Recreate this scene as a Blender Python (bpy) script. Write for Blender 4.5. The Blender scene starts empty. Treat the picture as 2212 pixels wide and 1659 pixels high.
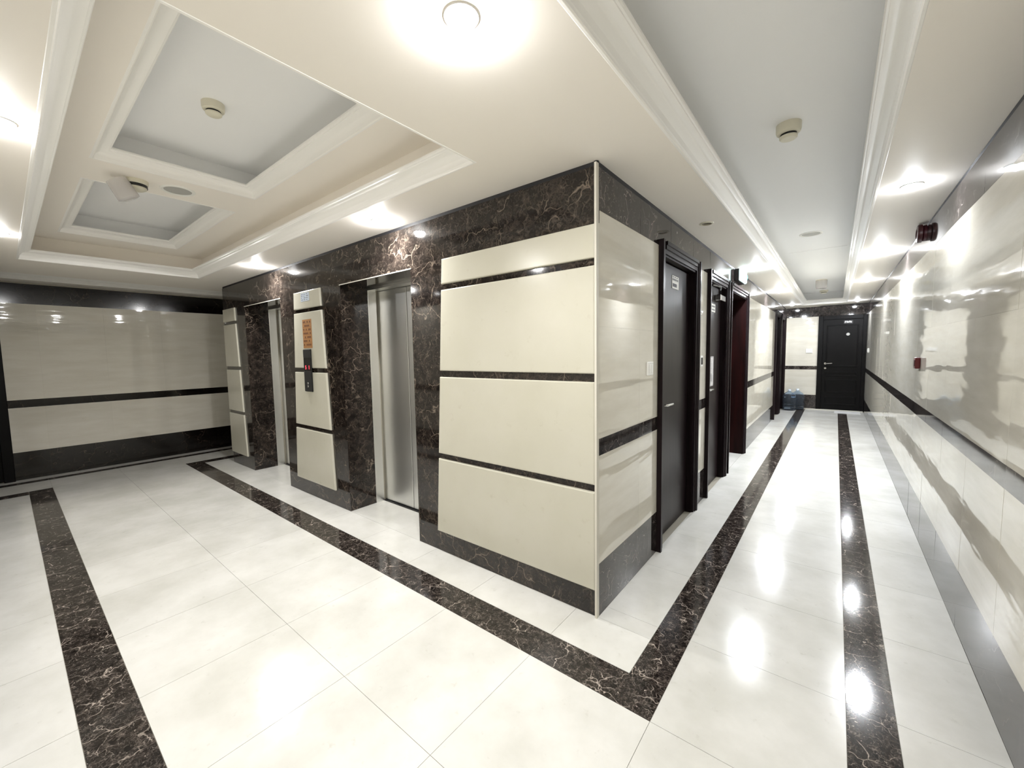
import bpy, bmesh, math, random
from mathutils import Matrix, Vector

random.seed(7)
S = bpy.context.scene
COL = S.collection
H = 2.44            # lower ceiling height

# ------------------------------------------------------------------ camera
def make_camera():
    yaw, pitch, roll = math.radians(38.57033), math.radians(-4.38238), math.radians(-0.99148)
    f = Vector((-math.sin(yaw) * math.cos(pitch), math.cos(yaw) * math.cos(pitch), math.sin(pitch)))
    r = Vector((math.cos(yaw), math.sin(yaw), 0))
    u = r.cross(f)
    c, s = math.cos(roll), math.sin(roll)
    r2, u2 = c * r + s * u, -s * r + c * u
    cam = bpy.data.cameras.new('camera')
    cam.sensor_fit = 'HORIZONTAL'
    cam.sensor_width = 36.0
    cam.lens = 876.012 / 2212 * 36
    cam.clip_start = 0.02
    o = bpy.data.objects.new('camera', cam)
    m = Matrix((r2, u2, -f)).transposed().to_4x4()
    m.translation = Vector((0.97979, -1.95802, 1.46794))
    o.matrix_world = m
    COL.objects.link(o)
    S.camera = o
make_camera()

# ------------------------------------------------------------------ world, exposure
W = bpy.data.worlds.new('world')
S.world = W
W.use_nodes = True
W.node_tree.nodes['Background'].inputs[0].default_value = (0.8, 0.85, 0.9, 1)
W.node_tree.nodes['Background'].inputs[1].default_value = 0.05
S.view_settings.view_transform = 'Standard'
S.view_settings.look = 'None'
S.view_settings.gamma = 1
S.view_settings.use_curve_mapping = False
S.view_settings.exposure = 0.48
S.cycles.use_denoising = True
S.cycles.max_bounces = 10
S.cycles.diffuse_bounces = 6
S.cycles.glossy_bounces = 5
S.cycles.transmission_bounces = 8
S.cycles.caustics_reflective = True
S.cycles.caustics_refractive = False
S.cycles.sample_clamp_indirect = 6.0
S.cycles.blur_glossy = 0.5
S.cycles.adaptive_threshold = 0.02

LAMP_W = 9.0                       # watts of one recessed downlight
DOME = 680.0                        # radiance of its lens, bulge added to cast glow on the ceiling
WARM, COOL = (1.0, 0.99, 0.985), (1.25, 1.30, 1.38)

# ------------------------------------------------------------------ materials
def lin(r, g, b):
    f = lambda c: (c / 12.92 if c <= 0.04045 else ((c + 0.055) / 1.055) ** 2.4)
    return (f(r / 255), f(g / 255), f(b / 255), 1)

def newmat(name):
    m = bpy.data.materials.new(name)
    m.use_nodes = True
    nt = m.node_tree
    return m, nt, nt.nodes['Principled BSDF']

def P(name, col, rough=0.5, metal=0.0, ior=1.5, spec=0.5, noise=0.0, nscale=8.0, emit=None, estr=0.0, trans=0.0, alpha=1.0):
    m, nt, b = newmat(name)
    b.inputs['Base Color'].default_value = col
    b.inputs['Roughness'].default_value = rough
    b.inputs['Metallic'].default_value = metal
    b.inputs['IOR'].default_value = ior
    b.inputs['Specular IOR Level'].default_value = spec
    if emit:
        b.inputs['Emission Color'].default_value = emit
        b.inputs['Emission Strength'].default_value = estr
    if trans:
        b.inputs['Transmission Weight'].default_value = trans
    b.inputs['Alpha'].default_value = alpha
    if noise:
        g = nt.nodes.new('ShaderNodeNewGeometry')
        n = nt.nodes.new('ShaderNodeTexNoise')
        n.inputs['Scale'].default_value = nscale
        n.inputs['Detail'].default_value = 5
        nt.links.new(g.outputs['Position'], n.inputs['Vector'])
        mx = nt.nodes.new('ShaderNodeMix'); mx.data_type = 'RGBA'
        mx.inputs[6].default_value = tuple(c * (1 - noise) for c in col[:3]) + (1,)
        mx.inputs[7].default_value = tuple(min(1, c * (1 + noise)) for c in col[:3]) + (1,)
        nt.links.new(n.outputs['Fac'], mx.inputs[0])
        nt.links.new(mx.outputs[2], b.inputs['Base Color'])
    return m

def math_node(nt, op, a, b=None, c=None):
    n = nt.nodes.new('ShaderNodeMath'); n.operation = op
    for i, v in enumerate((a, b, c)):
        if v is None: continue
        if isinstance(v, (int, float)): n.inputs[i].default_value = v
        else: nt.links.new(v, n.inputs[i])
    return n.outputs[0]

def ramp(nt, fac, stops):
    r = nt.nodes.new('ShaderNodeValToRGB')
    e = r.color_ramp.elements
    while len(e) < len(stops): e.new(0.5)
    for k, (p, c) in enumerate(stops):
        e[k].position = p
        e[k].color = c if len(c) == 4 else tuple(c) + (1,)
    nt.links.new(fac, r.inputs[0])
    return r.outputs[0]

def mixc(nt, fac, a, b):
    mx = nt.nodes.new('ShaderNodeMix'); mx.data_type = 'RGBA'
    for sock, v in ((mx.inputs[0], fac), (mx.inputs[6], a), (mx.inputs[7], b)):
        if isinstance(v, (int, float)): sock.default_value = v
        elif isinstance(v, tuple): sock.default_value = v
        else: nt.links.new(v, sock)
    return mx.outputs[2]

def noise(nt, vec, scale, detail=4, rough=0.55):
    n = nt.nodes.new('ShaderNodeTexNoise')
    n.inputs['Scale'].default_value = scale
    n.inputs['Detail'].default_value = detail
    n.inputs['Roughness'].default_value = rough
    nt.links.new(vec, n.inputs['Vector'])
    return n

def M_marble(name, dark, brown, vein, rough=0.06, scale=1.0, vein_amt=1.0, fleck=0.5, ior=1.5):
    """brown brecciated marble: dark fragments, brown clouding, broken pale veins and flecks"""
    m, nt, b = newmat(name)
    g = nt.nodes.new('ShaderNodeNewGeometry')
    mp = nt.nodes.new('ShaderNodeMapping')
    mp.inputs['Scale'].default_value = (scale,) * 3
    nt.links.new(g.outputs['Position'], mp.inputs['Vector'])
    oi = nt.nodes.new('ShaderNodeObjectInfo')
    sh = nt.nodes.new('ShaderNodeVectorMath'); sh.operation = 'SCALE'
    cx = nt.nodes.new('ShaderNodeCombineXYZ')
    nt.links.new(oi.outputs['Random'], cx.inputs[0]); nt.links.new(oi.outputs['Random'], cx.inputs[1])
    nt.links.new(cx.outputs[0], sh.inputs[0]); sh.inputs['Scale'].default_value = 7.0
    ad = nt.nodes.new('ShaderNodeVectorMath'); ad.operation = 'ADD'
    nt.links.new(mp.outputs[0], ad.inputs[0]); nt.links.new(sh.outputs[0], ad.inputs[1])
    v0 = ad.outputs[0]
    def warp(vec, sc, amt):
        n = noise(nt, vec, sc, 3)
        s1 = nt.nodes.new('ShaderNodeVectorMath'); s1.operation = 'SUBTRACT'
        nt.links.new(n.outputs['Color'], s1.inputs[0]); s1.inputs[1].default_value = (.5, .5, .5)
        s2 = nt.nodes.new('ShaderNodeVectorMath'); s2.operation = 'MULTIPLY_ADD'
        nt.links.new(s1.outputs[0], s2.inputs[0]); s2.inputs[1].default_value = (amt,) * 3
        nt.links.new(vec, s2.inputs[2])
        return s2.outputs[0]
    vw = warp(v0, 3.0, 0.45)
    vw2 = warp(v0, 10.0, 0.14)
    def edge(vec, sc):
        v = nt.nodes.new('ShaderNodeTexVoronoi'); v.feature = 'DISTANCE_TO_EDGE'
        v.inputs['Scale'].default_value = sc
        nt.links.new(vec, v.inputs['Vector'])
        return v.outputs['Distance']
    e1 = ramp(nt, edge(vw, 2.1), [(0, (1,) * 3), (0.006, (.6,) * 3), (0.016, (0,) * 3)])
    e2 = ramp(nt, edge(vw2, 7.5), [(0, (1,) * 3), (0.015, (.5,) * 3), (0.05, (0,) * 3)])
    e3 = ramp(nt, edge(vw2, 19.0), [(0, (1,) * 3), (0.04, (.4,) * 3), (0.12, (0,) * 3)])
    n1 = noise(nt, v0, 2.3, 3)
    n2 = noise(nt, v0, 6.0, 4)
    k1 = ramp(nt, n1.outputs['Fac'], [(0.45, (0,) * 3), (0.56, (1,) * 3)])
    k2 = ramp(nt, n2.outputs['Fac'], [(0.47, (0,) * 3), (0.66, (1,) * 3)])
    cloud = noise(nt, vw2, 9.0, 9, 0.78)
    cl = ramp(nt, cloud.outputs['Fac'], [(0.40, (0,) * 3), (0.52, (.35,) * 3), (0.66, (1,) * 3)])
    big = noise(nt, v0, 2.6, 3)
    bg = ramp(nt, big.outputs['Fac'], [(0.34, (.45,) * 3), (0.55, (1,) * 3)])
    col = mixc(nt, math_node(nt, 'MULTIPLY', cl, bg), dark, brown)
    col = mixc(nt, math_node(nt, 'MULTIPLY', math_node(nt, 'MULTIPLY', e3, cl), 0.32 * vein_amt), col, vein)
    f2 = math_node(nt, 'MULTIPLY', math_node(nt, 'MULTIPLY', e2, k2), 0.5 * vein_amt)
    col = mixc(nt, f2, col, vein)
    f1 = math_node(nt, 'MULTIPLY', math_node(nt, 'MULTIPLY', e1, k1), 0.9 * vein_amt)
    col = mixc(nt, f1, col, vein)
    fl = noise(nt, vw2, 30.0, 2)
    ff = math_node(nt, 'MULTIPLY', ramp(nt, fl.outputs['Fac'], [(0.69, (0,) * 3), (0.74, (1,) * 3)]), fleck)
    col = mixc(nt, ff, col, vein)
    nt.links.new(col, b.inputs['Base Color'])
    b.inputs['Roughness'].default_value = rough
    b.inputs['IOR'].default_value = ior
    return m

def M_stone(name, c1, c2, c3, rough, scale=1.0, band=0.0, wave=0.0, ior=1.5, spec=0.5):
    """pale polished marble: soft mottling, thin darker scratches, optional horizontal banding"""
    m, nt, b = newmat(name)
    g = nt.nodes.new('ShaderNodeNewGeometry')
    mp = nt.nodes.new('ShaderNodeMapping')
    mp.inputs['Scale'].default_value = (scale, scale, scale * (1 + band))
    nt.links.new(g.outputs['Position'], mp.inputs['Vector'])
    v = mp.outputs[0]
    n1 = noise(nt, v, 1.7, 6, 0.6)
    n2 = noise(nt, v, 14.0, 5, 0.65)
    a = ramp(nt, n1.outputs['Fac'], [(0.35, (0,) * 3), (0.66, (1,) * 3)])
    col = mixc(nt, a, c1, c2)
    s = ramp(nt, n2.outputs['Fac'], [(0.62, (0,) * 3), (0.75, (1,) * 3)])
    col = mixc(nt, math_node(nt, 'MULTIPLY', s, 0.5), col, c3)
    oi = nt.nodes.new('ShaderNodeObjectInfo')
    hv = nt.nodes.new('ShaderNodeHueSaturation')
    nt.links.new(math_node(nt, 'MULTIPLY_ADD', oi.outputs['Random'], 0.05, 0.975), hv.inputs['Value'])
    nt.links.new(col, hv.inputs['Color'])
    nt.links.new(hv.outputs[0], b.inputs['Base Color'])
    rr = noise(nt, v, 5.0, 3)
    nt.links.new(math_node(nt, 'MULTIPLY_ADD', rr.outputs['Fac'], rough * 0.5, rough * 0.75), b.inputs['Roughness'])
    b.inputs['IOR'].default_value = ior
    b.inputs['Specular IOR Level'].default_value = spec
    if wave:
        w = noise(nt, v, 2.2, 1)
        bp = nt.nodes.new('ShaderNodeBump')
        bp.inputs['Strength'].default_value = 1.0
        bp.inputs['Distance'].default_value = wave
        nt.links.new(w.outputs['Fac'], bp.inputs['Height'])
        nt.links.new(bp.outputs[0], b.inputs['Normal'])
    return m

def M_brushed(name, col, rough):
    m, nt, b = newmat(name)
    b.inputs['Base Color'].default_value = col
    b.inputs['Metallic'].default_value = 1.0
    g = nt.nodes.new('ShaderNodeNewGeometry')
    mp = nt.nodes.new('ShaderNodeMapping')
    mp.inputs['Scale'].default_value = (260, 260, 3)
    nt.links.new(g.outputs['Position'], mp.inputs['Vector'])
    n = noise(nt, mp.outputs[0], 1.0, 3)
    nt.links.new(math_node(nt, 'MULTIPLY_ADD', n.outputs['Fac'], 0.14, rough - 0.07), b.inputs['Roughness'])
    bp = nt.nodes.new('ShaderNodeBump'); bp.inputs['Strength'].default_value = 0.05
    bp.inputs['Distance'].default_value = 0.001
    nt.links.new(n.outputs['Fac'], bp.inputs['Height'])
    nt.links.new(bp.outputs[0], b.inputs['Normal'])
    return m

def M_wood(name, c1, c2, rough):
    m, nt, b = newmat(name)
    g = nt.nodes.new('ShaderNodeNewGeometry')
    mp = nt.nodes.new('ShaderNodeMapping')
    mp.inputs['Scale'].default_value = (26, 26, 1.6)
    nt.links.new(g.outputs['Position'], mp.inputs['Vector'])
    n = noise(nt, mp.outputs[0], 1.0, 5, 0.6)
    nt.links.new(mixc(nt, ramp(nt, n.outputs['Fac'], [(.35, (0,) * 3), (.68, (1,) * 3)]), c1, c2), b.inputs['Base Color'])
    b.inputs['Roughness'].default_value = rough
    b.inputs['Specular IOR Level'].default_value = 0.10
    return m

MAT = dict(
    marble=M_marble('dark_marble', (.006, .0044, .0038, 1), (.044, .033, .027, 1), (.25, .20, .155, 1), 0.07, 1.9, 0.8, 0.35),
    marble_floor=M_marble('dark_marble_floor', (.0045, .0032, .0028, 1), (.056, .043, .036, 1), (.42, .36, .31, 1), 0.09, 3.2, 1.2, 1.0),
    marble_wall=M_marble('dark_marble_corridor', (.007, .0055, .0055, 1), (.062, .050, .046, 1), (.26, .22, .20, 1), 0.05, 2.4, 0.9, 0.3),
    marble_shaded=M_marble('dark_marble_shaded', (.0025, .002, .002, 1), (.010, .0075, .006, 1), (.10, .075, .055, 1), 0.14, 1.9, 0.5, 0.1),  # darkened copy of the corridor marble, dimness of the left wall put into colour
    cream_panel=M_stone('cream_panel_stone', lin(196, 193, 179), lin(190, 187, 171), lin(177, 172, 154), 0.22, 1.0, 0, 0, 1.45),
    cream_tile=M_stone('cream_wall_tile', lin(222, 218, 206), lin(213, 208, 194), lin(198, 191, 174), 0.035, 1.2, 5.0, 0.0012, 1.55),
    floor_tile=M_stone('white_floor_marble', lin(215, 214, 209), lin(196, 195, 188), lin(176, 173, 164), 0.15, 1.3, 0, 0.0003, 1.5),
    wall_grout=P('wall_grout', lin(176, 170, 154), 0.8),
    grout=P('grout', lin(150, 145, 132), 0.8),
    black_gap=P('shadow_gap', (.004, .004, .006, 1), 0.6),
    core=P('wall_core', lin(90, 86, 78), 0.9),
    ceiling_cream=P('ceiling_paint_cream', lin(250, 245, 237), 0.55, noise=0.015, nscale=3),
    ceiling_white=P('ceiling_paint_white', lin(248, 249, 250), 0.6, noise=0.008, nscale=3),
    moulding=P('moulding_plaster', lin(252, 251, 248), 0.5),
    steel=M_brushed('brushed_steel', (.80, .80, .78, 1), 0.33),
    chrome=P('chrome', (.75, .75, .74, 1), 0.14, 1.0),
    seam=P('dark_seam', (.006, .006, .006, 1), 0.6),
    trim_metal=P('pale_metal_trim', lin(206, 202, 190), 0.5, 0.0),
    wenge=M_wood('dark_wenge', (.007, .0045, .005, 1), (.017, .011, .012, 1), 0.30),
    redwood=M_wood('dark_red_wood', (.004, .0007, .0006, 1), (.014, .002, .0017, 1), 0.5),
    blackwood=P('near_black_wood', (.0022, .002, .0022, 1), 0.30, spec=0.16),
    white_plastic=P('white_plastic', lin(240, 240, 236), 0.3),
    ivory_plastic=P('ivory_plastic', lin(222, 218, 200), 0.35),
    black_plastic=P('black_plastic', (.006, .006, .007, 1), 0.25),
    grey_plate=P('dark_grey_plate', (.05, .05, .052, 1), 0.3, 0.6),
    grey_glass=P('grey_screen_glass', (.02, .02, .022, 1), 0.08),
    grille=P('speaker_grille', lin(176, 176, 172), 0.6, noise=0.12, nscale=400),
    paper=P('white_paper', lin(228, 228, 224), 0.6),
    ink=P('grey_ink', lin(90, 90, 96), 0.7),
    paper_brown=P('brown_paper', lin(160, 114, 66), 0.6, noise=0.06, nscale=60),
    ink_brown=P('brown_ink', lin(92, 52, 22), 0.7),
    blue_label=P('pale_blue_label', lin(196, 208, 222), 0.25),
    red=P('dark_red_plastic', (.045, .002, .006, 1), 0.35),
    red_bright=P('red_plastic', (.09, .005, .006, 1), 0.4),
    sign_face=P('lit_sign_face', (.8, 1, 1, 1), 0.4, emit=(.62, 1.0, .97, 1), estr=1.5),
    sign_green=P('sign_pictogram', (.02, .42, .45, 1), 0.4, emit=(.06, .62, .66, 1), estr=0.7),
    led=P('red_led', (.9, .05, .08, 1), 0.4, emit=(1, .06, .09, 1), estr=1.3),
    lens_off=P('lamp_lens_off', lin(120, 112, 100), 0.15, 0.3),
    bottle=P('blue_bottle_plastic', (.76, .87, 1.0, 1), 0.05, trans=0.96, ior=1.2),
    cap=P('pale_blue_cap', lin(226, 236, 246), 0.4),
    clear_cover=P('clear_plastic_cover', (.80, .78, .78, 1), 0.2, alpha=0.45),
    mat_fibre=P('pale_doormat', lin(196, 196, 194), 0.95, noise=0.15, nscale=200),
)

# ------------------------------------------------------------------ mesh helpers
def box(bm, x0, x1, y0, y1, z0, z1, dz=None):
    vs = [bm.verts.new(p) for p in ((x0, y0, z0), (x1, y0, z0), (x1, y1, z0), (x0, y1, z0),
                                    (x0, y0, z1), (x1, y0, z1), (x1, y1, z1), (x0, y1, z1))]
    for f in ((3, 2, 1, 0), (4, 5, 6, 7), (0, 1, 5, 4), (1, 2, 6, 5), (2, 3, 7, 6), (3, 0, 4, 7)):
        bm.faces.new([vs[i] for i in f])
    return vs

def prism(bm, pts, axis, d0, d1):
    """pts: 2D outline; extruded along axis ('x': pts are (y,z), 'y': (x,z), 'z': (x,y))"""
    def P3(p, d):
        return {'x': (d, p[0], p[1]), 'y': (p[0], d, p[1]), 'z': (p[0], p[1], d)}[axis]
    a = [bm.verts.new(P3(p, d0)) for p in pts]
    b = [bm.verts.new(P3(p, d1)) for p in pts]
    bm.faces.new(a); bm.faces.new(list(reversed(b)))
    n = len(pts)
    for i in range(n):
        bm.faces.new((a[i], b[i], b[(i + 1) % n], a[(i + 1) % n]))
    return a, b

def lathe(bm, prof, seg=24, c=(0, 0, 0), axis='z'):
    """prof: list of (radius, height) - closed at the ends when the radius is 0"""
    rings = []
    def P3(r, h, t):
        x, y = r * math.cos(t), r * math.sin(t)
        q = {'z': (x, y, h), 'x': (h, x, y), 'y': (x, h, y)}[axis]
        return (q[0] + c[0], q[1] + c[1], q[2] + c[2])
    for r, h in prof:
        if r < 1e-6: rings.append([bm.verts.new(P3(0, h, 0))])
        else: rings.append([bm.verts.new(P3(r, h, 2 * math.pi * i / seg)) for i in range(seg)])
    for a, b in zip(rings, rings[1:]):
        for i in range(seg):
            j = (i + 1) % seg
            if len(a) == 1 and len(b) == 1: continue
            if len(a) == 1: bm.faces.new((a[0], b[i], b[j]))
            elif len(b) == 1: bm.faces.new((a[i], b[0], a[j]))
            else: bm.faces.new((a[i], b[i], b[j], a[j]))

def tube(bm, pts, r, seg=8):
    rings = []
    for i, p in enumerate(pts):
        p = Vector(p)
        d = (Vector(pts[min(i + 1, len(pts) - 1)]) - Vector(pts[max(i - 1, 0)])).normalized()
        a = d.orthogonal().normalized() if i == 0 else (rings[-1][1] - d * rings[-1][1].dot(d)).normalized()
        b = d.cross(a)
        rings.append(([bm.verts.new(p + r * (math.cos(2 * math.pi * k / seg) * a + math.sin(2 * math.pi * k / seg) * b)) for k in range(seg)], a))
    for (u, _), (v, _) in zip(rings, rings[1:]):
        for k in range(seg):
            bm.faces.new((u[k], u[(k + 1) % seg], v[(k + 1) % seg], v[k]))
    bm.faces.new(list(reversed(rings[0][0]))); bm.faces.new(rings[-1][0])

def bevel(bm, w, seg=2, edges=None):
    bmesh.ops.bevel(bm, geom=edges if edges is not None else bm.edges[:], offset=w, segments=seg, profile=0.5, affect='EDGES', clamp_overlap=True)

def mk(name, bm, mat, parent=None, smooth=False):
    bmesh.ops.recalc_face_normals(bm, faces=bm.faces[:])
    me = bpy.data.meshes.new(name)
    bm.to_mesh(me); bm.free()
    if smooth:
        for p in me.polygons: p.use_smooth = True
        me.set_sharp_from_angle(angle=math.radians(40))
    me.materials.append(MAT[mat])
    o = bpy.data.objects.new(name, me)
    COL.objects.link(o)
    if parent: o.parent = parent
    return o

def B(name, mat, parent, x0, x1, y0, y1, z0, z1, bev=0.0, seg=1):
    bm = bmesh.new()
    box(bm, x0, x1, y0, y1, z0, z1)
    if bev: bevel(bm, bev, seg)
    return mk(name, bm, mat, parent)

def empty(name, loc=(0, 0, 0)):
    o = bpy.data.objects.new(name, None)
    o.location = loc
    o.empty_display_size = 0.1
    COL.objects.link(o)
    return o

def tag(o, label=None, cat=None, group=None, kind=None):
    if label: o['label'] = label
    if cat: o['category'] = cat
    if group: o['group'] = group
    if kind: o['kind'] = kind
    return o

def thing(name, label, cat, loc, group=None):
    return tag(empty(name, loc), label, cat, group)

def struct(name, label, loc=(0, 0, 0)):
    return tag(empty(name, loc), label, None, None, 'structure')

def text_part(name, body, size, mat, parent, mtx, depth=0.001):
    cu = bpy.data.curves.new('t', 'FONT')
    cu.body = body; cu.size = size; cu.extrude = depth
    cu.align_x = 'CENTER'; cu.align_y = 'CENTER'
    to = bpy.data.objects.new('t', cu)
    COL.objects.link(to)
    bpy.context.view_layer.update()
    dg = bpy.context.evaluated_depsgraph_get()
    me = bpy.data.meshes.new_from_object(to.evaluated_get(dg))
    bpy.data.objects.remove(to)
    me.transform(mtx)
    me.materials.clear(); me.materials.append(MAT[mat])
    me.name = name
    o = bpy.data.objects.new(name, me)
    COL.objects.link(o); o.parent = parent
    return o

# ------------------------------------------------------------------ floor
def span(a, b, cuts):
    c = [a] + sorted(v for v in cuts if a + 0.02 < v < b - 0.02) + [b]
    return list(zip(c, c[1:]))

XR = 1.515            # right wall
XL = -6.87            # wall at the far left
XE = -5.655           # left end of the lift wall
YN = -2.16            # lobby wall behind the camera
YB = 10.05            # far end of the corridor
GY = [0.115 + 0.605 * k for k in range(-8, 20)]
GX = [-0.135 - 0.6 * k for k in range(0, 12)] + [0.453]

floor = tag(B('floor', 'grout', None, XL - .1, XR + .1, -3.6, YB + .1, -0.12, -0.0035), 'floor of white marble tiles with dark marble border stripes', None, None, 'structure')
GAP = 0.0009
def ftile(x0, x1, y0, y1, dark=False, z=0.0):
    B('border_tile' if dark else 'tile', 'marble_floor' if dark else 'floor_tile', floor,
      x0 + GAP, x1 - GAP, y0 + GAP, y1 - GAP, -0.02, z)
def fgrid(x0, x1, y0, y1, xc, yc, dark=False):
    for a, b in span(x0, x1, xc):
        for c, d in span(y0, y1, yc):
            ftile(a, b, c, d, dark)
# corridor
fgrid(0, 0.293, 0, YB, [], GY)
fgrid(0.293, 0.453, -0.273, YB - .02, [], GY, True)
fgrid(0.453, 1.062, -0.457, YB - .02, [], [g for g in GY if g > 0])
fgrid(1.062, 1.216, -3.5, YB - .02, [], GY, True)
fgrid(1.216, XR, -3.5, YB - .02, [], GY)
# lobby border, stripes and field
LX = -6.09
fgrid(XE, 0.293, -0.273, 0, GX, [])
fgrid(LX, 0.453, -0.457, -0.273, GX, [], True)
fgrid(-6.58, 1.062, -1.08, -0.457, GX, [])
fgrid(-6.58, 1.062, -1.69, -1.08, GX, [])
fgrid(LX, 1.062, -1.87, -1.69, GX, [], True)
fgrid(LX + .17, 1.062, YN, -1.87, GX, [])
# crossing passage beyond the lift wall
fgrid(LX, LX + .17, -0.273, 1.9, [], GY, True)
fgrid(LX, LX + .17, -3.5, -1.87, [], GY, True)
fgrid(LX + .17, XE, -0.273, 1.9, [], GY)
fgrid(LX + .17, XE, -3.5, YN, [], GY)
fgrid(-6.58, LX, -0.457, 1.9, [], GY)
fgrid(-6.58, LX, -3.5, -1.69, [], GY)
fgrid(-6.71, -6.58, -3.5, 1.9, [], GY, True)
fgrid(XL, -6.71, -3.5, 1.9, [], GY)
# lift recess floors, doorway floor, end sill
LIFTS = [(-2.557, -1.54), (-4.88, -3.835)]
for a, b in LIFTS:
    ftile(a + .001, b - .001, 0.0, 0.36)
ftile(-0.42, -0.001, 3.40, 4.42)

# ------------------------------------------------------------------ ceiling
TRAY1 = (-5.13, -0.50, -1.79, -0.39)                  # outer lobby tray
TRAYC = (0.357, 1.140, -1.5, 9.55)                    # corridor tray
TRAYX = (-6.62, -6.12, -3.3, 1.6)                     # tray of the crossing passage
Z2, Z3 = 2.685, 2.89
OP2 = (-2.565, -0.80, -1.53, -0.66)
OP3 = (-4.80, -3.01, -1.53, -0.66)

def sheet(bm, x0, x1, y0, y1, holes, z0, z1):
    xs = sorted({x0, x1} | {v for h in holes for v in h[:2]})
    ys = sorted({y0, y1} | {v for h in holes for v in h[2:]})
    for a, b in zip(xs, xs[1:]):
        for c, d in zip(ys, ys[1:]):
            mx, my = (a + b) / 2, (c + d) / 2
            if any(h[0] < mx < h[1] and h[2] < my < h[3] for h in holes): continue
            box(bm, a, b, c, d, z0, z1)

bm = bmesh.new()
sheet(bm, XL - .1, XR + .1, -3.6, YB + .1, [TRAY1, TRAYC, TRAYX], H, H + 0.012)
ceiling = tag(mk('ceiling', bm, 'ceiling_cream'), 'cream lower ceiling with recessed trays', None, None, 'structure')

def recess(rect, z0, z1, mat, grow=0.06):
    x0, x1, y0, y1 = rect[0] - grow, rect[1] + grow, rect[2] - grow, rect[3] + grow
    bm = bmesh.new(); t = 0.03
    box(bm, x0 - t, x0, y0 - t, y1 + t, z0, z1)
    box(bm, x1, x1 + t, y0 - t, y1 + t, z0, z1)
    box(bm, x0, x1, y0 - t, y0, z0, z1)
    box(bm, x0, x1, y1, y1 + t, z0, z1)
    return mk('recess_wall', bm, mat, ceiling)

def moulding(rect, z, h, w):
    """mitred crown moulding standing on the edge of a tray opening and leaning inward"""
    prof = [(-.014, 0.0), (-.012, -.0012), (-.003, -.0016), (0.002, .002), (0.003, .008)]
    for k in range(0, 9):
        t = k / 8 * math.pi / 2
        prof.append((0.006 + (w - .018) * (1 - math.cos(t)) * 1.0, .012 + (h - .034) * math.sin(t)))
    prof += [(w - .010, h - .018), (w - .004, h - .016), (w, h - .010), (w, h), (w - .022, h), (0.0, .022), (-.012, .014)]
    bm = bmesh.new()
    loops = []
    for d, u in prof:
        x0, x1, y0, y1 = rect[0] + d, rect[1] - d, rect[2] + d, rect[3] - d
        loops.append([bm.verts.new(p) for p in ((x0, y0, z + u), (x1, y0, z + u), (x1, y1, z + u), (x0, y1, z + u))])
    n = len(loops)
    for i in range(n):
        a, b = loops[i], loops[(i + 1) % n]
        for k in range(4):
            bm.faces.new((a[k], a[(k + 1) % 4], b[(k + 1) % 4], b[k]))
    o = mk('crown_moulding', bm, 'moulding', ceiling)
    for p in o.data.polygons: p.use_smooth = True
    o.data.set_sharp_from_angle(angle=math.radians(28))
    return o

recess(TRAY1, H + .004, Z2 + .01, 'ceiling_cream'); moulding(TRAY1, H, .092, .078)
bm = bmesh.new()
sheet(bm, TRAY1[0] - .1, TRAY1[1] + .1, TRAY1[2] - .1, TRAY1[3] + .1, [OP2, OP3], Z2, Z2 + .012)
mk('middle_ceiling', bm, 'ceiling_cream', ceiling)
for op in (OP2, OP3):
    recess(op, Z2 + .004, Z3 + .01, 'ceiling_white'); moulding(op, Z2, .066, .076)
    B('upper_ceiling', 'ceiling_white', ceiling, op[0] - .1, op[1] + .1, op[2] - .1, op[3] + .1, Z3, Z3 + .012)
recess(TRAYC, H + .004, 2.71, 'ceiling_white'); moulding(TRAYC, H, .10, .076)
B('upper_ceiling', 'ceiling_white', ceiling, TRAYC[0] - .1, TRAYC[1] + .1, TRAYC[2] - .1, TRAYC[3] + .1, 2.70, 2.712)
recess(TRAYX, H + .004, 2.65, 'ceiling_white'); moulding(TRAYX, H, .10, .076)
B('upper_ceiling', 'ceiling_white', ceiling, TRAYX[0] - .1, TRAYX[1] + .1, TRAYX[2] - .1, TRAYX[3] + .1, 2.64, 2.652)
B('roof_slab', 'core', ceiling, XL - .3, XR + .3, -3.8, YB + .3, 2.99, 3.06)
B('ceiling_access_panel', 'ceiling_white', ceiling, 0.46, 1.05, 4.53, 5.1, 2.6975, 2.7005)

# ------------------------------------------------------------------ walls
TG = 0.0002
def slab(wall, name, mat, axis, p, a0, a1, z0, z1, t=0.02, tilt=0.0, sgn=1):
    """one wall tile. axis 'x': face on the plane x=p, facing +x when sgn=1; a = y range. axis 'y': face on y=p, a = x range"""
    a0, a1, z0, z1 = a0 + TG, a1 - TG, z0 + TG, z1 - TG
    bm = bmesh.new()
    d = p - sgn * t
    if axis == 'x': vs = box(bm, min(p, d), max(p, d), a0, a1, z0, z1)
    else: vs = box(bm, a0, a1, min(p, d), max(p, d), z0, z1)
    if tilt:
        ta, tz = random.uniform(-tilt, tilt), random.uniform(-tilt, tilt)
        i = 0 if axis == 'x' else 1
        for v in vs:
            if abs(v.co[i] - p) < 1e-6:
                q = v.co[1 - i]
                v.co[i] += (ta if q > (a0 + a1) / 2 else -ta) + (tz if v.co[2] > (z0 + z1) / 2 else -tz)
    return mk(name, bm, mat, wall)

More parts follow.
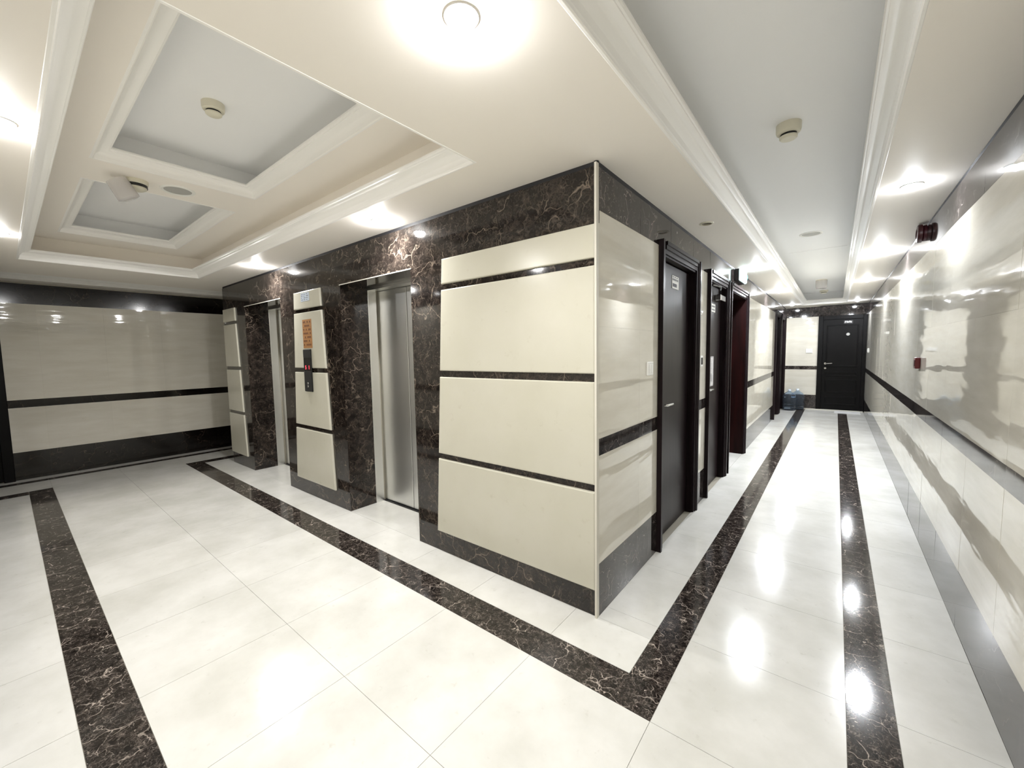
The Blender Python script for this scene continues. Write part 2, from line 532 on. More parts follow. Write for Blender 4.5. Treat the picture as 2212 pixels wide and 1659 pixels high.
ROWS = [(0.0, 0.30, 'marble_wall', 'base_tile'), (0.30, 0.905, 'cream_tile', 'wall_tile'), (0.905, 0.998, 'marble_wall', 'strip_tile'),
        (0.998, 1.60, 'cream_tile', 'wall_tile'), (1.60, 2.195, 'cream_tile', 'wall_tile'), (2.195, 2.410, 'marble_wall', 'band_tile')]
def tiled(wall, axis, p, sgn, spans, rows=ROWS, cuts=(), tilt=0.0, long_strip=True):
    for z0, z1, mat, nm in rows:
        for a, b in spans:
            for c, d in span(a, b, cuts):
                slab(wall, nm, mat, axis, p, c, d, z0, z1, 0.02, tilt if 'cream' in mat or 'marble' in mat else 0, sgn)

# --- right wall of the corridor (x = XR, facing -x)
wr = tag(B('wall_right', 'wall_grout', None, XR + .021, XR + .2, -3.6, YB + .1, 0, H), 'polished cream and dark marble wall on the right of the corridor', None, None, 'structure')
tiled(wr, 'x', XR, -1, [(-3.5, YB)], cuts=[YB - .6 * k for k in range(1, 24)], tilt=0.00035)
B('shadow_gap', 'black_gap', wr, XR + .006, XR + .0205, -3.5, YB, 2.4105, H)

# --- far end wall (y = YB, facing -y), its door takes x .65 .. XR
wb = tag(B('wall_end', 'wall_grout', None, -.1, 0.66, YB + .021, YB + .2, 0, H), 'cream and dark marble wall closing the far end of the corridor', None, None, 'structure')
B('wall_core', 'black_gap', wb, 0.66, XR + .1, YB + .08, YB + .2, 0, H)
EROWS = [(0.0, 0.345, 'marble_wall', 'base_tile'), (0.345, 0.95, 'cream_tile', 'wall_tile'), (0.95, 1.035, 'marble_wall', 'strip_tile'),
         (1.035, 2.195, 'cream_tile', 'wall_tile')]
tiled(wb, 'y', YB, -1, [(0.0, 0.645)], EROWS)
tiled(wb, 'y', YB, -1, [(0.0, 0.645), (0.645, XR)], [(2.195, 2.425, 'marble_wall', 'band_tile')])

# --- corridor left wall (x = 0, facing +x) with five doorways
DOORS = [(0.925, 1.93), (2.29, 3.20), (3.30, 4.50), (7.86, 8.80), (8.93, 9.87)]
wm = struct('wall_middle', 'polished cream and dark marble wall with dark doors on the left of the corridor')
solid = []
prev = 0.0
for a, b in DOORS:
    solid.append((prev, a + .02)); prev = b - .02
solid.append((prev, YB))
for a, b in solid:
    B('wall_core', 'wall_grout', wm, -.2, -.021, a if a > 0 else .03, b, 0, 2.19)
B('wall_core', 'black_gap', wm, -.2, -.021, 0.03, YB, 2.19, H)
cuts = [0.585] + [4.5 + .6 * k for k in range(1, 6)]
tiled(wm, 'x', 0.0, 1, solid, ROWS[:5], cuts, tilt=0.0005)
tiled(wm, 'x', 0.0, 1, [(0.0, YB)], ROWS[5:], [0.585 + .6 * k for k in range(0, 16)], tilt=0.0004)

B('shadow_gap', 'black_gap', wm, -.0205, -.006, 0, YB, 2.4105, H)

# --- lift wall (y = 0, facing -y)
WF = [struct('wall_lift_left', 'dark marble lift wall left of the far elevator, with a cream tapered panel', (-5.26, 0, 0)),
      struct('wall_lift_centre', 'dark marble lift wall between the elevators, with a cream tapered panel', (-3.2, 0, 0)),
      struct('wall_lift_right', 'dark marble lift wall between the near elevator and the corner, with a wide cream panel', (-.77, 0, 0)),
      struct('wall_lift_top', 'dark marble band running above the elevators', (-2.8, 0, 2.12))]
def wfp(x, z=0):
    return WF[3] if z > 2.11 else WF[0] if x < -4.85 else WF[1] if x < -2.5 else WF[2]
def adopt(o, p):
    o.parent = p; o.matrix_parent_inverse = Matrix.Translation(-Vector(p.location)); return o
CORE = [(XE, -4.899), (-3.816, -2.576), (-1.521, 0.0)]
for a, b in CORE:
    adopt(B('wall_core', 'wall_grout', None, a, b - .021 if b == 0 else b, .021, 0.55, 0, 2.118), wfp(a))
adopt(B('wall_core', 'black_gap', None, XE, -.021, .021, 0.55, 2.13, H), WF[3])
adopt(B('shadow_gap', 'black_gap', None, XE, -.001, .006, .0205, 2.4165, H), WF[3])
for a, b in span(XE, 0, [-0.677, -1.40, -2.084, -3.0, -3.835, -4.55, -5.2]):
    adopt(slab(None, 'band_slab', 'marble', 'y', 0.0, a, b, 2.1295, 2.416, sgn=-1), WF[3])
for a, b in [(XE, -4.899), (-3.816, -2.576), (-1.521, -0.001)]:
    for c, d in span(a, b, [-0.73]):
        adopt(slab(None, 'base_slab', 'marble', 'y', 0.0, c, d, 0.0, 0.155, sgn=-1), wfp(c))
    for z0, z1 in ((.155, 1.10), (1.10, 1.72), (1.72, 2.1295)):
        for c, d in span(a, b, [-0.73]):
            adopt(slab(None, 'marble_slab', 'marble', 'y', 0.0, c, d, z0, z1, sgn=-1), wfp(c))
# tapered cream panels, four stones each, standing 18 mm proud with chamfered edges
PZ = [(.155, .708), (.748, 1.306), (1.350, 1.914), (1.952, 2.124)]
def tapered(l_top, l_bot, r_top, r_bot):
    zt, zb = 2.124, .155
    L = lambda z: l_bot + (l_top - l_bot) * (z - zb) / (zt - zb)
    R = lambda z: r_bot + (r_top - r_bot) * (z - zb) / (zt - zb)
    for z0, z1 in PZ:
        bm = bmesh.new()
        a, b = prism(bm, [(L(z0), z0), (R(z0), z0), (R(z1), z1), (L(z1), z1)], 'y', -0.018, 0.0)
        bevel(bm, 0.007, 2, [e for e in bm.edges if all(abs(v.co.y + .018) < 1e-6 for v in e.verts)])
        adopt(mk('cream_panel', bm, 'cream_panel', None), wfp(l_bot))
tapered(-1.175, -1.304, -0.011, -0.011)
tapered(-3.461, -3.616, -2.910, -2.799)
tapered(-5.640, -5.648, -5.205, -5.072)
# corner bead where the lift wall meets the corridor wall
bm = bmesh.new()
prism(bm, [(-.010, -.019), (.002, -.019), (.002, .008), (-.001, .008), (-.001, 0.0), (-.010, 0.0)], 'z', 0.0, 2.425)
adopt(mk('corner_trim', bm, 'trim_metal', None), WF[2])
# passage side of the lift block
wp = tag(B('wall_passage_side', 'wall_grout', None, XE + .021, XE + .2, .56, 1.95, 0, H), 'side passage wall beyond the left end of the elevator wall', None, None, 'structure')
tiled(wp, 'x', XE, -1, [(0.021, 1.95)])

# --- wall at the far left (x = XL, facing +x), with a dark door at its left end
wl = tag(B('wall_left', 'wall_grout', None, XL - .2, XL - .021, -3.6, 2.0, 0, H), 'dim polished cream wall closing the lobby at the left', None, None, 'structure')
LR = [(0.0, 0.345, 'marble_shaded', 'base_tile'), (0.345, 0.897, 'cream_tile', 'wall_tile'), (0.897, 0.993, 'marble_shaded', 'strip_tile'),
      (0.993, 1.60, 'cream_tile', 'wall_tile'), (1.60, 2.175, 'cream_tile', 'wall_tile')]
tiled(wl, 'x', XL, 1, [(-1.95, 1.95)], LR, [1.35, .75, .15, -.45, -1.05, -1.65], tilt=0.0006)
tiled(wl, 'x', XL, 1, [(-3.5, 1.95)], [(2.175, 2.42, 'marble_shaded', 'band_tile')], [.75, -.45, -1.65])
# --- walls behind the camera and at the ends of the passage
wn = tag(B('wall_near', 'black_gap', None, XE, XR + .1, YN - .2, YN - .021, 0, H), 'polished lobby wall opposite the lifts, behind the camera', None, None, 'structure')
tiled(wn, 'y', YN, 1, [(XE, XR)], cuts=[XR - .6 * k for k in range(1, 13)], tilt=0.0006)
tag(B('wall_passage_far', 'cream_tile', None, XL - .1, XE + .1, 1.95, 2.05, 0, H), 'end wall of the side passage beyond the lifts', None, None, 'structure')
tag(B('wall_passage_near', 'cream_tile', None, XL - .1, XE + .3, -3.6, -3.5, 0, H), 'end wall of the side passage behind the lobby', None, None, 'structure')
B('wall_core', 'cream_tile', wn, XE - .02, XE, -3.5, YN - .021, 0, H)

# ------------------------------------------------------------------ lifts
def lift(x0, x1, label, seam):
    t = thing('elevator', label, 'elevator', ((x0 + x1) / 2, 0.0, 0.0), 'elevators in the marble lift wall')
    ox = (x0 + x1) / 2
    a, b = x0 - ox, x1 - ox
    for nm, u0, u1 in (('marble_jamb', a - .018, a), ('marble_jamb', b, b + .018)):
        B(nm, 'marble', t, u0, u1, 0.0, .275, 0.0, 2.112)
    B('marble_soffit', 'marble', t, a - .018, b + .018, 0.0, .275, 2.112, 2.129)
    bm = bmesh.new()
    box(bm, a - .012, b + .012, -.004, -.0002, 2.106, 2.113)
    mk('top_trim', bm, 'trim_metal', t)
    for nm, u0, u1 in (('steel_jamb', a - .018, a + .004), ('steel_jamb', b - .004, b + .018)):
        B(nm, 'steel', t, u0, u1, .275, .365, 0.0, 2.112, .002)
    B('steel_header', 'steel', t, a - .018, b + .018, .275, .365, 2.088, 2.129, .002)
    B('door_shadow', 'seam', t, a - .018, b + .018, .43, .45, 0.0, 2.13)
    s = seam - ox
    B('door_panel', 'steel', t, a - .015, s - .004, .385, .42, 0.012, 2.12, .002)
    B('door_panel', 'steel', t, s + .004, b + .015, .385, .42, 0.012, 2.12, .002)
    bm = bmesh.new()
    box(bm, a, b, .362, .428, -.02, .004)
    box(bm, a, b, .372, .376, .004, .006); box(bm, a, b, .392, .396, .004, .006)
    mk('sill', bm, 'grey_plate', t)
    return t
lift(*LIFTS[0], 'steel elevator set in dark marble between the call panel and the widest cream panel', -2.105)
lift(*LIFTS[1], 'steel elevator in a dark marble recess left of the call panel', -4.36)

# ------------------------------------------------------------------ doors
def lever(parent, x, y, z, sgn, face=1, ax='y', n=0.135):
    """lever handle on a face looking +x; lever runs along y towards sgn"""
    bm = bmesh.new()
    lathe(bm, [(0, 0), (.026, 0), (.026, .006), (.022, .009), (0, .009)], 20, (x, y, z), 'x')
    tube(bm, [(x + .006, y, z), (x + .045, y, z), (x + .052, y + sgn * .006, z), (x + .054, y + sgn * .03, z), (x + .052, y + sgn * n, z - .004)], .0095, 8)
    h = mk('door_handle', bm, 'chrome', parent, True)
    bm = bmesh.new()
    lathe(bm, [(0, 0), (.024, 0), (.024, .005), (.012, .007), (.012, .014), (0, .014)], 18, (x, y, z - .10), 'x')
    mk('keyhole_rose', bm, 'chrome', parent, True)
    return h

def side_door(n, y0, y1, label, mat='wenge', fw=0.085, top=2.233, proud=0.035, leaf_x=-0.045, openleaf=False, stop_mat=None):
    d = struct('door_%d' % n, label, (0.0, (y0 + y1) / 2, 0.0))
    oy = (y0 + y1) / 2
    a, b = y0 - oy, y1 - oy
    stop_mat = stop_mat or mat
    def post(u0, u1, inner):
        bm = bmesh.new()
        # moulded architrave, stepped down towards the opening
        w = u1 - u0
        pts = [(-.03, u0), (proud, u0), (proud, u0 + w * .30), (proud - .008, u0 + w * .34), (proud - .008, u0 + w * .62), (proud - .016, u0 + w * .66), (proud - .016, u1), (-.03, u1)]
        if inner < 0:
            pts = [(p[0], u0 + u1 - p[1]) for p in pts]
        prism(bm, pts, 'z', 0.0, top)
        mk('frame_post', bm, mat, d)
        bm = bmesh.new()
    post(a, a + fw, 1); post(b - fw, b, -1)
    bm = bmesh.new()
    w = .085
    prism(bm, [(-.03, top), (proud, top), (proud, top - w * .30), (proud - .008, top - w * .34), (proud - .008, top - w * .62), (proud - .016, top - w * .66), (proud - .016, top - w), (-.03, top - w)], 'y', a + fw, b - fw)
    # prism with axis y takes (x,z)
    mk('frame_head', bm, mat, d)
    for u0, u1 in ((a + fw - .004, a + fw + .012), (b - fw - .012, b - fw + .004)):
        B('door_stop', stop_mat, d, leaf_x - .055 if not openleaf else -.40, .008, u0, u1, 0.0, top - w)
    B('door_stop', stop_mat, d, leaf_x - .055 if not openleaf else -.40, .008, a + fw, b - fw, top - w - .014, top - w)
    if not openleaf:
        B('door_leaf', mat, d, leaf_x - .045, leaf_x, a + fw + .015, b - fw - .015, 0.008, top - w - .02, .002)
        B('door_shadow', 'black_gap', d, leaf_x - .09, leaf_x - .06, a, b, 0, top)
    return d

d1 = side_door(1, *DOORS[0], 'dark wood door with a small white plate, nearest the corner')
lever(d1, -.045, 1.12 - 1.4275, 1.055, 1)
d2 = side_door(2, *DOORS[1], 'dark wood door with a door closer and a paper in a sleeve')
lever(d2, -.045, 2.455 - 2.745, 1.06, 1)
bm = bmesh.new()
box(bm, -.044, .015, .06, .30, 1.985, 2.045); bevel(bm, .006, 2)
mk('door_closer', bm, 'chrome', d2)
bm = bmesh.new()
tube(bm, [(.0, .10, 2.05), (.0, .10, 2.085), (.05, -.12, 2.095), (.012, -.30, 2.10)], .009, 6)
mk('closer_arm', bm, 'black_plastic', d2)
d3 = side_door(3, *DOORS[2], 'open doorway with dark red wood lining', openleaf=True, stop_mat='redwood')
B('door_leaf', 'redwood', d3, -.465, -.42, -.52, .52, 0.008, 2.14, .002)
B('door_shadow', 'black_gap', d3, -.50, -.47, -.6, .6, 0, 2.233)
d4 = side_door(4, *DOORS[3], 'dark apartment door second from the far end of the corridor')
lever(d4, -.045, 7.99 - 8.33, 1.05, 1)
d5 = side_door(5, *DOORS[4], 'dark apartment door beside the water bottles')
lever(d5, -.045, 9.06 - 9.40, 1.05, 1)

def end_door():
    d = struct('door_6', 'black panelled door at the far end of the corridor', (1.08, YB, 0))
    ox = 1.08
    a, b = 0.648 - ox, XR - .002 - ox
    top = 2.193
    B('frame_post', 'blackwood', d, a, a + .09, -.03, .05, 0, top, .004)
    B('frame_post', 'blackwood', d, b - .07, b, -.03, .05, 0, top, .004)
    B('frame_head', 'blackwood', d, a + .09, b - .07, -.03, .05, top - .085, top, .004)
    B('door_leaf', 'blackwood', d, a + .09, b - .07, .012, .055, 0.03, top - .086)
    l, r = a + .16, b - .14
    for z0, z1 in ((.14, .33), (.42, .72), (.80, .90), (1.02, 1.98)):
        bm = bmesh.new()
        w = .022
        for q in ((l, r, z1 - w, z1), (l, r, z0, z0 + w), (l, l + w, z0 + w, z1 - w), (r - w, r, z0 + w, z1 - w)):
            box(bm, q[0], q[1], -.004, .013, q[2], q[3])
        bevel(bm, .005, 2)
        mk('panel_moulding', bm, 'blackwood', d)
    bm = bmesh.new()
    lathe(bm, [(0, -.006), (.030, -.006), (.034, 0), (.034, .012), (0, .012)], 20, (1.189 - ox, 0, 1.76), 'y')
    mk('door_viewer', bm, 'grille', d, True)
    bm = bmesh.new()
    tube(bm, [(.80 - ox, .012, 1.095), (.80 - ox, -.04, 1.095), (.82 - ox, -.045, 1.095), (.93 - ox, -.043, 1.10)], .009, 8)
    lathe(bm, [(0, -.004), (.024, -.004), (.024, .013), (0, .013)], 16, (.80 - ox, 0, 1.095), 'y')
    mk('door_handle', bm, 'chrome', d, True)
    bm = bmesh.new()
    lathe(bm, [(0, -.008), (.02, -.008), (.022, .013), (0, .013)], 16, (.80 - ox, 0, .985), 'y')
    mk('keyhole_rose', bm, 'chrome', d, True)
    # number plate with unreadable figures
    p = B('number_plate', 'grey_plate', d, 1.105 - ox, 1.265 - ox, .004, .013, 2.00, 2.075, .002)
    bm = bmesh.new()
    for k in range(4):
        u = 1.125 - ox + .034 * k
        box(bm, u, u + .006, .002, .0045, 2.018, 2.056); box(bm, u, u + .02, .002, .0045, 2.050 - .016 * (k % 2), 2.056 - .016 * (k % 2))
    mk('plate_figures', bm, 'chrome', p)
    return d
end_door()
bm = bmesh.new(); box(bm, 0.02, XR - .01, YB - .075, YB - .001, 0.0, 0.018); bevel(bm, .004, 2)
tag(mk('trim_1', bm, 'trim_metal'), 'pale raised sill across the far end of the corridor', None, None, 'structure')

# dark door frame at the left end of the far left wall
d7 = struct('door_7', 'dark door frame at the left end of the dim left wall', (XL, -2.45, 0))
B('frame_post', 'blackwood', d7, -.02, .05, .41, .50, 0, 2.17, .004)
B('frame_post', 'blackwood', d7, -.02, .05, -.50, -.41, 0, 2.17, .004)
B('frame_head', 'blackwood', d7, -.02, .05, -.41, .41, 2.08, 2.17, .004)
B('door_leaf', 'blackwood', d7, -.018, .012, -.41, .41, 0.01, 2.08)
lever(d7, .012, .34, 1.05, -1)

# ------------------------------------------------------------------ downlights
def lens_mat(warm, power):
    k = 'lens_%s_%d' % ('warm' if warm else 'cool', round(power * 100))
    if k not in MAT:
        MAT[k] = P('lamp_' + k, (1, 1, 1, 1), 0.4, emit=(WARM if warm else COOL) + (1,), estr=DOME * power)
    return k

def downlight(x, y, label, warm=True, on=True, z=H, power=1.0):
    t = thing('downlight', label, 'ceiling light', (x, y, z), 'recessed downlights in the lower ceiling')
    bm = bmesh.new()
    lathe(bm, [(.036, .004), (.036, -.004), (.040, -.007), (.050, -.004), (.052, 0.0), (.052, .004)], 28)
    mk('trim_ring', bm, 'white_plastic' if on else 'ivory_plastic', t, True)
    bm = bmesh.new()
    if on: lathe(bm, [(.0355, .003), (.0355, -.005), (.034, -.012), (.029, -.018), (.020, -.0235), (.010, -.026), (0, -.027)], 24)  # lens dome shaped to spread light over ceiling and walls
    else: lathe(bm, [(.0355, .003), (.0355, -.001), (0, -.001)], 24)
    mk('lens', bm, lens_mat(warm, power) if on else 'lens_off', t, True)
    if on:
        l = bpy.data.lights.new('lamp', 'AREA')
        l.shape = 'DISK'; l.size = .06; l.energy = LAMP_W * power
        l.color = WARM if warm else COOL
        l.spread = math.radians(150)
        lo = bpy.data.objects.new('lamp', l)
        lo.location = (0, 0, -.029)
        COL.objects.link(lo); lo.parent = t
    return t
downlight(-1.645, -.185, 'lit downlight in the ceiling margin above the elevator nearest the corner')
downlight(-3.895, -.185, 'lit downlight in the ceiling margin above the call panel', power=.9)
downlight(-1.70, -1.90, 'lit downlight left of the lobby tray, nearer the camera', power=.9)
downlight(-4.00, -1.90, 'lit downlight left of the lobby tray, farther from the camera', power=.45)
downlight(0.10, -1.06, 'brightest downlight, between the lobby tray and the corridor tray', power=1.2)
downlight(0.165, 1.51, 'unlit downlight above the first dark corridor door', False, False)
downlight(0.195, 3.80, 'lit downlight beside the exit sign', False)
downlight(0.18, 6.40, 'lit downlight on the left of the corridor ceiling, past the exit sign', False, power=1.3)
downlight(0.18, 9.20, 'lit downlight at the left far end of the corridor above the water bottles', False, power=.55)
downlight(1.308, 1.553, 'lit downlight in the right ceiling margin, nearest the camera', False, power=.35)
downlight(1.308, 3.80, 'lit downlight by the red sounder that washes the right wall', False, power=1.5)
downlight(1.305, 6.00, 'lit downlight on the right of the corridor ceiling, third from the camera', False, power=.6)
downlight(1.300, 9.25, 'lit downlight at the right far end of the corridor by the black door', False, power=.55)

# ------------------------------------------------------------------ ceiling fittings
def detector(name, label, loc, r=0.062, h=0.05, cover=False):
    t = thing(name, label, 'smoke detector', loc, 'smoke detectors')
    bm = bmesh.new()
    lathe(bm, [(0, .002), (r, .002), (r, -h * .45), (r * .94, -h * .62), (r * .80, -h * .70), (0, -h * .70)], 30)
    mk('base', bm, 'ivory_plastic', t, True)
    bm = bmesh.new()
    lathe(bm, [(r * .66, -h * .68), (r * .66, -h * .90), (0, -h * .90)], 26)
    mk('sensing_chamber', bm, 'black_plastic', t, True)
    bm = bmesh.new()
    lathe(bm, [(0, -h * .86), (r * .72, -h * .86), (r * .72, -h * .97), (r * .60, -h * 1.06), (0, -h * 1.08)], 26)
    mk('cap', bm, 'ivory_plastic', t, True)
    if cover:
        bm = bmesh.new()
        lathe(bm, [(r * 1.02, -.008), (r * 1.0, -h * 1.7), (r * .86, -h * 2.0), (0, -h * 2.02), (0, -h * 2.0), (r * .84, -h * 1.98), (r * .98, -h * 1.68), (r * 1.0, -.008)], 26)
        mk('dust_cover', bm, 'clear_cover', t, True)
    return t
detector('smoke_detector', 'ivory smoke detector on the large upper panel of the lobby tray', (-1.80, -1.118, Z3), .055, .06)
detector('smoke_detector', 'ivory smoke detector on the nearer corridor tray ceiling', (0.735, .84, 2.70), .060, .075)
detector('smoke_detector', 'smoke detector in a clear cover, far along the corridor tray', (0.735, 7.45, 2.70), .085, .08, True)
detector('smoke_detector', 'smoke detector nearest the end of the corridor tray', (0.738, 9.2, 2.70), .075, .06)

# covered detector on the bar between the two lobby panels: detector plus a hanging clear bag-like cover
t = thing('smoke_detector', 'smoke detector with black ring and loose clear cover on the lobby tray bar', 'smoke detector', (-2.80, -1.30, Z2), 'smoke detectors')
bm = bmesh.new(); lathe(bm, [(0, .002), (.066, .002), (.066, -.022), (.058, -.03), (0, -.03)], 28); mk('base', bm, 'ivory_plastic', t, True)
bm = bmesh.new(); lathe(bm, [(0, -.028), (.060, -.028), (.060, -.046), (0, -.046)], 28); mk('sensing_chamber', bm, 'black_plastic', t, True)
bm = bmesh.new(); lathe(bm, [(0, -.044), (.056, -.044), (.054, -.056), (.040, -.064), (0, -.066)], 28); mk('cap', bm, 'ivory_plastic', t, True)
bm = bmesh.new()
lathe(bm, [(.058, .06), (.062, -.06), (.050, -.066), (0, -.068), (0, -.064), (.047, -.062), (.058, -.056), (.055, .06)], 22)
bmesh.ops.rotate(bm, verts=bm.verts[:], cent=(0, 0, 0), matrix=Matrix.Rotation(math.radians(28), 3, 'X'))
bmesh.ops.translate(bm, verts=bm.verts[:], vec=(.03, -.075, -.085))
mk('dust_cover', bm, 'clear_cover', t, True)

def round_grille(label, loc, r):
    t = thing('ceiling_speaker', label, 'speaker', loc, 'round ceiling speakers')
    bm = bmesh.new(); lathe(bm, [(r, .002), (r, -.004), (r * .92, -.010), (r * .80, -.006), (r * .78, .001)], 36); mk('rim', bm, 'white_plastic', t, True)
    bm = bmesh.new(); lathe(bm, [(r * .79, .0005), (r * .79, -.004), (0, -.006)], 36); mk('grille', bm, 'grille', t, True)
    bm = bmesh.new()
    return t
round_grille('round white speaker with grey grille between the two lobby ceiling panels', (-2.79, -1.075, Z2), .102)
round_grille('round white speaker flush in the corridor tray ceiling', (0.728, 3.60, 2.70), .105)

# ------------------------------------------------------------------ call panel between the lifts
t = thing('elevator_call_panel', 'black and grey call panel with red digits between the elevators', 'call panel', (-3.207, -.018, 1.11))
bm = bmesh.new(); box(bm, -.078, .078, -.012, 0, 0, .43); bevel(bm, .004, 2); mk('faceplate', bm, 'black_plastic', t)
bm = bmesh.new(); box(bm, -.074, .074, -.016, -.0121, .345, .426); bevel(bm, .002, 1); mk('top_plate', bm, 'grey_plate', t)
bm = bmesh.new(); box(bm, -.074, .074, -.014, -.0121, .215, .342); mk('display_screen', bm, 'black_plastic', t)
bm = bmesh.new(); box(bm, -.074, .074, -.016, -.0121, .004, .210); bevel(bm, .002, 1); low = mk('button_plate', bm, 'grey_plate', t)
for z in (.075, .045):
    bm = bmesh.new(); lathe(bm, [(0, -.020), (.010, -.020), (.012, -.016), (.012, -.0155)], 16, (0, 0, z + .01), 'y'); mk('call_button', bm, 'chrome', low, True)
RX = Matrix.Rotation(math.radians(90), 4, 'X')
text_part('digit', '5', .056, 'led', t, Matrix.Translation((-.030, -.0155, .245)) @ RX)
text_part('digit', '1', .056, 'led', t, Matrix.Translation((.040, -.0155, .245)) @ RX)

# ------------------------------------------------------------------ notices, plates, switches
t = thing('paper_notice', 'brown printed notice taped above the call panel', 'notice', (-3.195, -.0185, 1.552))
B('sheet', 'paper_brown', t, -.095, .095, -.0015, 0, 0, .288)
bm = bmesh.new()
for r in range(7):
    z = .262 - r * .038
    box(bm, -.085, .085, -.0019, -.0015, z - .014, z - .0125)
    for k in range(6):
        if (r * 5 + k * 3) % 7 < 5:
            box(bm, -.080 + k * .027, -.080 + k * .027 + .021, -.0019, -.0015, z - .008, z + .009)
tag(mk('print', bm, 'ink_brown', t), kind='stuff')

t = thing('sticker', 'pale blue shiny sticker on the top stone above the call panel', 'sticker', (-3.205, -.0185, 2.022))
B('sheet', 'blue_label', t, -.090, .090, -.0015, 0, 0, .084)
bm = bmesh.new()
for r in range(4):
    for k in range(3):
        box(bm, -.08 + k * .055, -.08 + k * .055 + .042 - .01 * ((r + k) % 3), -.0019, -.0015, .066 - r * .018, .072 - r * .018)
tag(mk('print', bm, 'ink', t), kind='stuff')

def door_label(label, y, z, w, h, rows, x=-.0445):
    t = thing('door_sign', label, 'sign', (x, y, z), None)
    B('plate', 'paper', t, 0, .003, 0, w, 0, h)
    bm = bmesh.new()
    for r, (u, v, n) in enumerate(rows):
        for k in range(n):
            q = .012 + k * (w - .024) / n
            box(bm, .003, .0034, q, q + (w - .024) / n * .72, u * h, v * h)
    tag(mk('print', bm, 'ink', t), kind='stuff')
    return t
door_label('white plate with two grey printed rows on the first dark door', 1.36, 1.955, .17, .10, [(.62, .78, 5), (.14, .40, 1), (.86, .92, 3)])
door_label('small grey plate under the door closer on the second dark door', 2.66, 1.86, .17, .085, [(.6, .78, 5), (.2, .36, 6)])

t = thing('document_sleeve', 'clear sleeve holding a printed sheet taped on the second dark door', 'notice', (-.0445, 2.56, 1.08))
B('sheet', 'paper', t, 0.0005, .002, .012, .222, .01, .30)
bm = bmesh.new(); box(bm, .0022, .0036, 0, .235, 0, .315)
mk('sleeve', bm, 'clear_cover', t)
bm = bmesh.new()
for r in range(9):
    box(bm, .002, .0022, .03, .03 + .17 * (0.6 + .4 * ((r * 3) % 5) / 5), .26 - r * .026, .268 - r * .026)
box(bm, .002, .0022, .10, .19, .05, .13)
tag(mk('print', bm, 'ink', t), kind='stuff')

def wall_switch(name, label, loc, normal, w, h, dark=False, gangs=2):
    """plate on a wall; normal '+x', '-x' or '-y'"""
    t = thing(name, label, 'switch', loc, None)
    def bx(nm, mat, u0, u1, z0, z1, d0, d1, bv):
        bm = bmesh.new()
        if normal == '+x': box(bm, d0, d1, u0, u1, z0, z1)
        elif normal == '-x': box(bm, -d1, -d0, u0, u1, z0, z1)
        else: box(bm, u0, u1, -d1, -d0, z0, z1)
        bevel(bm, bv, 2)
        return mk(nm, bm, mat, t)
    bx('plate', 'white_plastic', -w / 2, w / 2, -h / 2, h / 2, 0, .012, .003)
    for k in range(gangs):
        g = (w - .03) / gangs
        u = -w / 2 + .015 + k * g
        bx('rocker', 'black_plastic' if dark else 'white_plastic', u + .002, u + g - .002, -h / 2 + .018, h / 2 - .018, .0122, .0165, .0015)
    return t
wall_switch('light_switch', 'white double light switch on the tile left of the first dark door', (0.0, .755, 1.347), '+x', .10, .09)
wall_switch('light_switch', 'white plate with a black key switch between the two nearest dark doors', (0.0, 2.085, 1.362), '+x', .085, .10, True, 1)
wall_switch('light_switch', 'white switch on the cream end wall left of the black door', (.487, YB, 1.394), '-y', .125, .10, gangs=1)
wall_switch('light_switch', 'white switch on the right wall close to the black end door', (XR, 9.35, 1.392), '-x', .10, .09)

# fire alarm sounder and call point on the right wall
t = thing('alarm_sounder', 'dark red round fire alarm sounder high on the right wall', 'alarm', (XR - .001, 2.70, 2.364))
bm = bmesh.new(); lathe(bm, [(0, 0), (.062, 0), (.062, -.018), (.058, -.022), (0, -.022)], 28, axis='x'); mk('base', bm, 'red', t, True)
bm = bmesh.new(); lathe(bm, [(.050, -.021), (.070, -.026), (.071, -.044), (.064, -.054), (.040, -.058), (.034, -.050), (0, -.050)], 28, axis='x'); mk('horn', bm, 'red', t, True)
t = thing('fire_call_point', 'small red fire call point at chest height on the right wall', 'call point', (XR - .001, 2.66, 1.285))
bm = bmesh.new(); box(bm, -.030, 0, -.045, .045, 0, .09); bevel(bm, .006, 2); mk('housing', bm, 'red_bright', t)
bm = bmesh.new(); box(bm, -.0335, -.0302, -.028, .028, .02, .07); bevel(bm, .001, 1); mk('press_pane', bm, 'red', t)

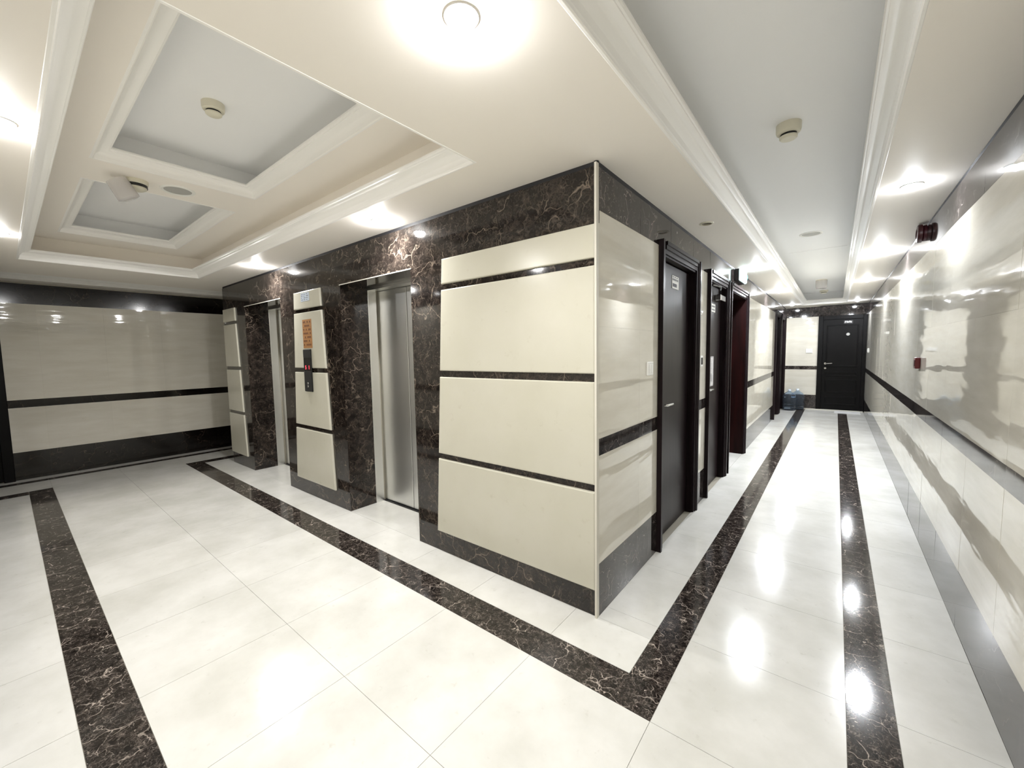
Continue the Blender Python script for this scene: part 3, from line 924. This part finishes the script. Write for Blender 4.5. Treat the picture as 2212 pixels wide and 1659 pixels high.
# exit sign over the open doorway
t = thing('exit_sign', 'small lit green and white running man exit sign above the open doorway', 'exit sign', (0.001, 3.60, 2.285))
bm = bmesh.new(); box(bm, 0, .045, 0, .42, 0, .142); bevel(bm, .004, 2); mk('housing', bm, 'grey_plate', t)
bm = bmesh.new()
pts = [(.0452, .006)] + [(.0452 + .040 * math.sin(math.pi * k / 10), .006 + .408 * (1 - math.cos(math.pi * k / 10)) / 2) for k in range(1, 10)] + [(.0452, .414)]
prism(bm, pts, 'z', .008, .134)
mk('lit_face', bm, 'sign_face', t, True)
def man(bm, y, z, s, x):
    def seg(p, q, w):
        p, q = Vector(p), Vector(q); d = (q - p).normalized(); n = Vector((-d.y, d.x)) * w / 2
        c = [(y + s * v.x, z + s * v.y) for v in (p - n, q - n, q + n, p + n)]
        prism(bm, c, 'x', x, x + .0015)
    prism(bm, [(y + s * (.12 + .1 * math.cos(2 * math.pi * k / 12)), z + s * (.88 + .1 * math.sin(2 * math.pi * k / 12))) for k in range(12)], 'x', x, x + .0015)
    seg((.05, .74), (-.05, .42), .18)
    seg((-.05, .46), (.18, .26), .12); seg((.18, .28), (.12, .02), .11)
    seg((-.05, .44), (-.18, .22), .12); seg((-.16, .24), (-.42, .18), .11)
    seg((.06, .72), (.30, .56), .09); seg((.02, .72), (-.22, .66), .09); seg((-.22, .68), (-.30, .48), .08)
bm = bmesh.new()
man(bm, .165, .024, .095, .0845)
prism(bm, [(.25, .062), (.31, .062), (.31, .044), (.345, .071), (.31, .098), (.31, .080), (.25, .080)], 'x', .078, .0845)
tag(mk('pictogram', bm, 'sign_green', t), kind='stuff')

# ------------------------------------------------------------------ water bottles, doormat
def bottle(label, x, y):
    t = thing('water_bottle', label, 'water bottle', (x, y, 0.0), 'large blue water bottles')
    bm = bmesh.new()
    R = .135
    prof = [(0, .012), (.09, .008), (.118, .0), (.130, .012)]
    for k in range(4):
        z = .03 + k * .072
        prof += [(R, z), (R, z + .046), (R - .007, z + .053), (R - .007, z + .062)]
    prof += [(R, .318), (R, .335), (.128, .36), (.105, .392), (.070, .420), (.040, .440), (.028, .452), (.028, .478), (.0255, .478),
             (.0255, .452), (.038, .436), (.068, .416), (.102, .388), (.124, .358), (R - .005, .333), (R - .005, .02), (.09, .014), (0, .018)]
    lathe(bm, prof, 32)
    mk('body', bm, 'bottle', t, True)
    bm = bmesh.new(); lathe(bm, [(0, .494), (.026, .494), (.030, .488), (.031, .456), (.0285, .456), (.0285, .4785), (0, .4785)], 24); mk('cap', bm, 'cap', t, True)
    return t
bottle('front blue water bottle on the floor by the cream end wall', .155, 9.63)
bottle('rear blue water bottle, half hidden behind the front one', .30, 9.87)

bm = bmesh.new(); box(bm, 1.0, 1.45, YB - .50, YB - .10, 0.0005, .010); bevel(bm, .003, 1)
dm = thing('doormat', 'pale doormat on the floor before the black end door', 'doormat', (0, 0, 0))
mk('pile', bm, 'mat_fibre', dm)
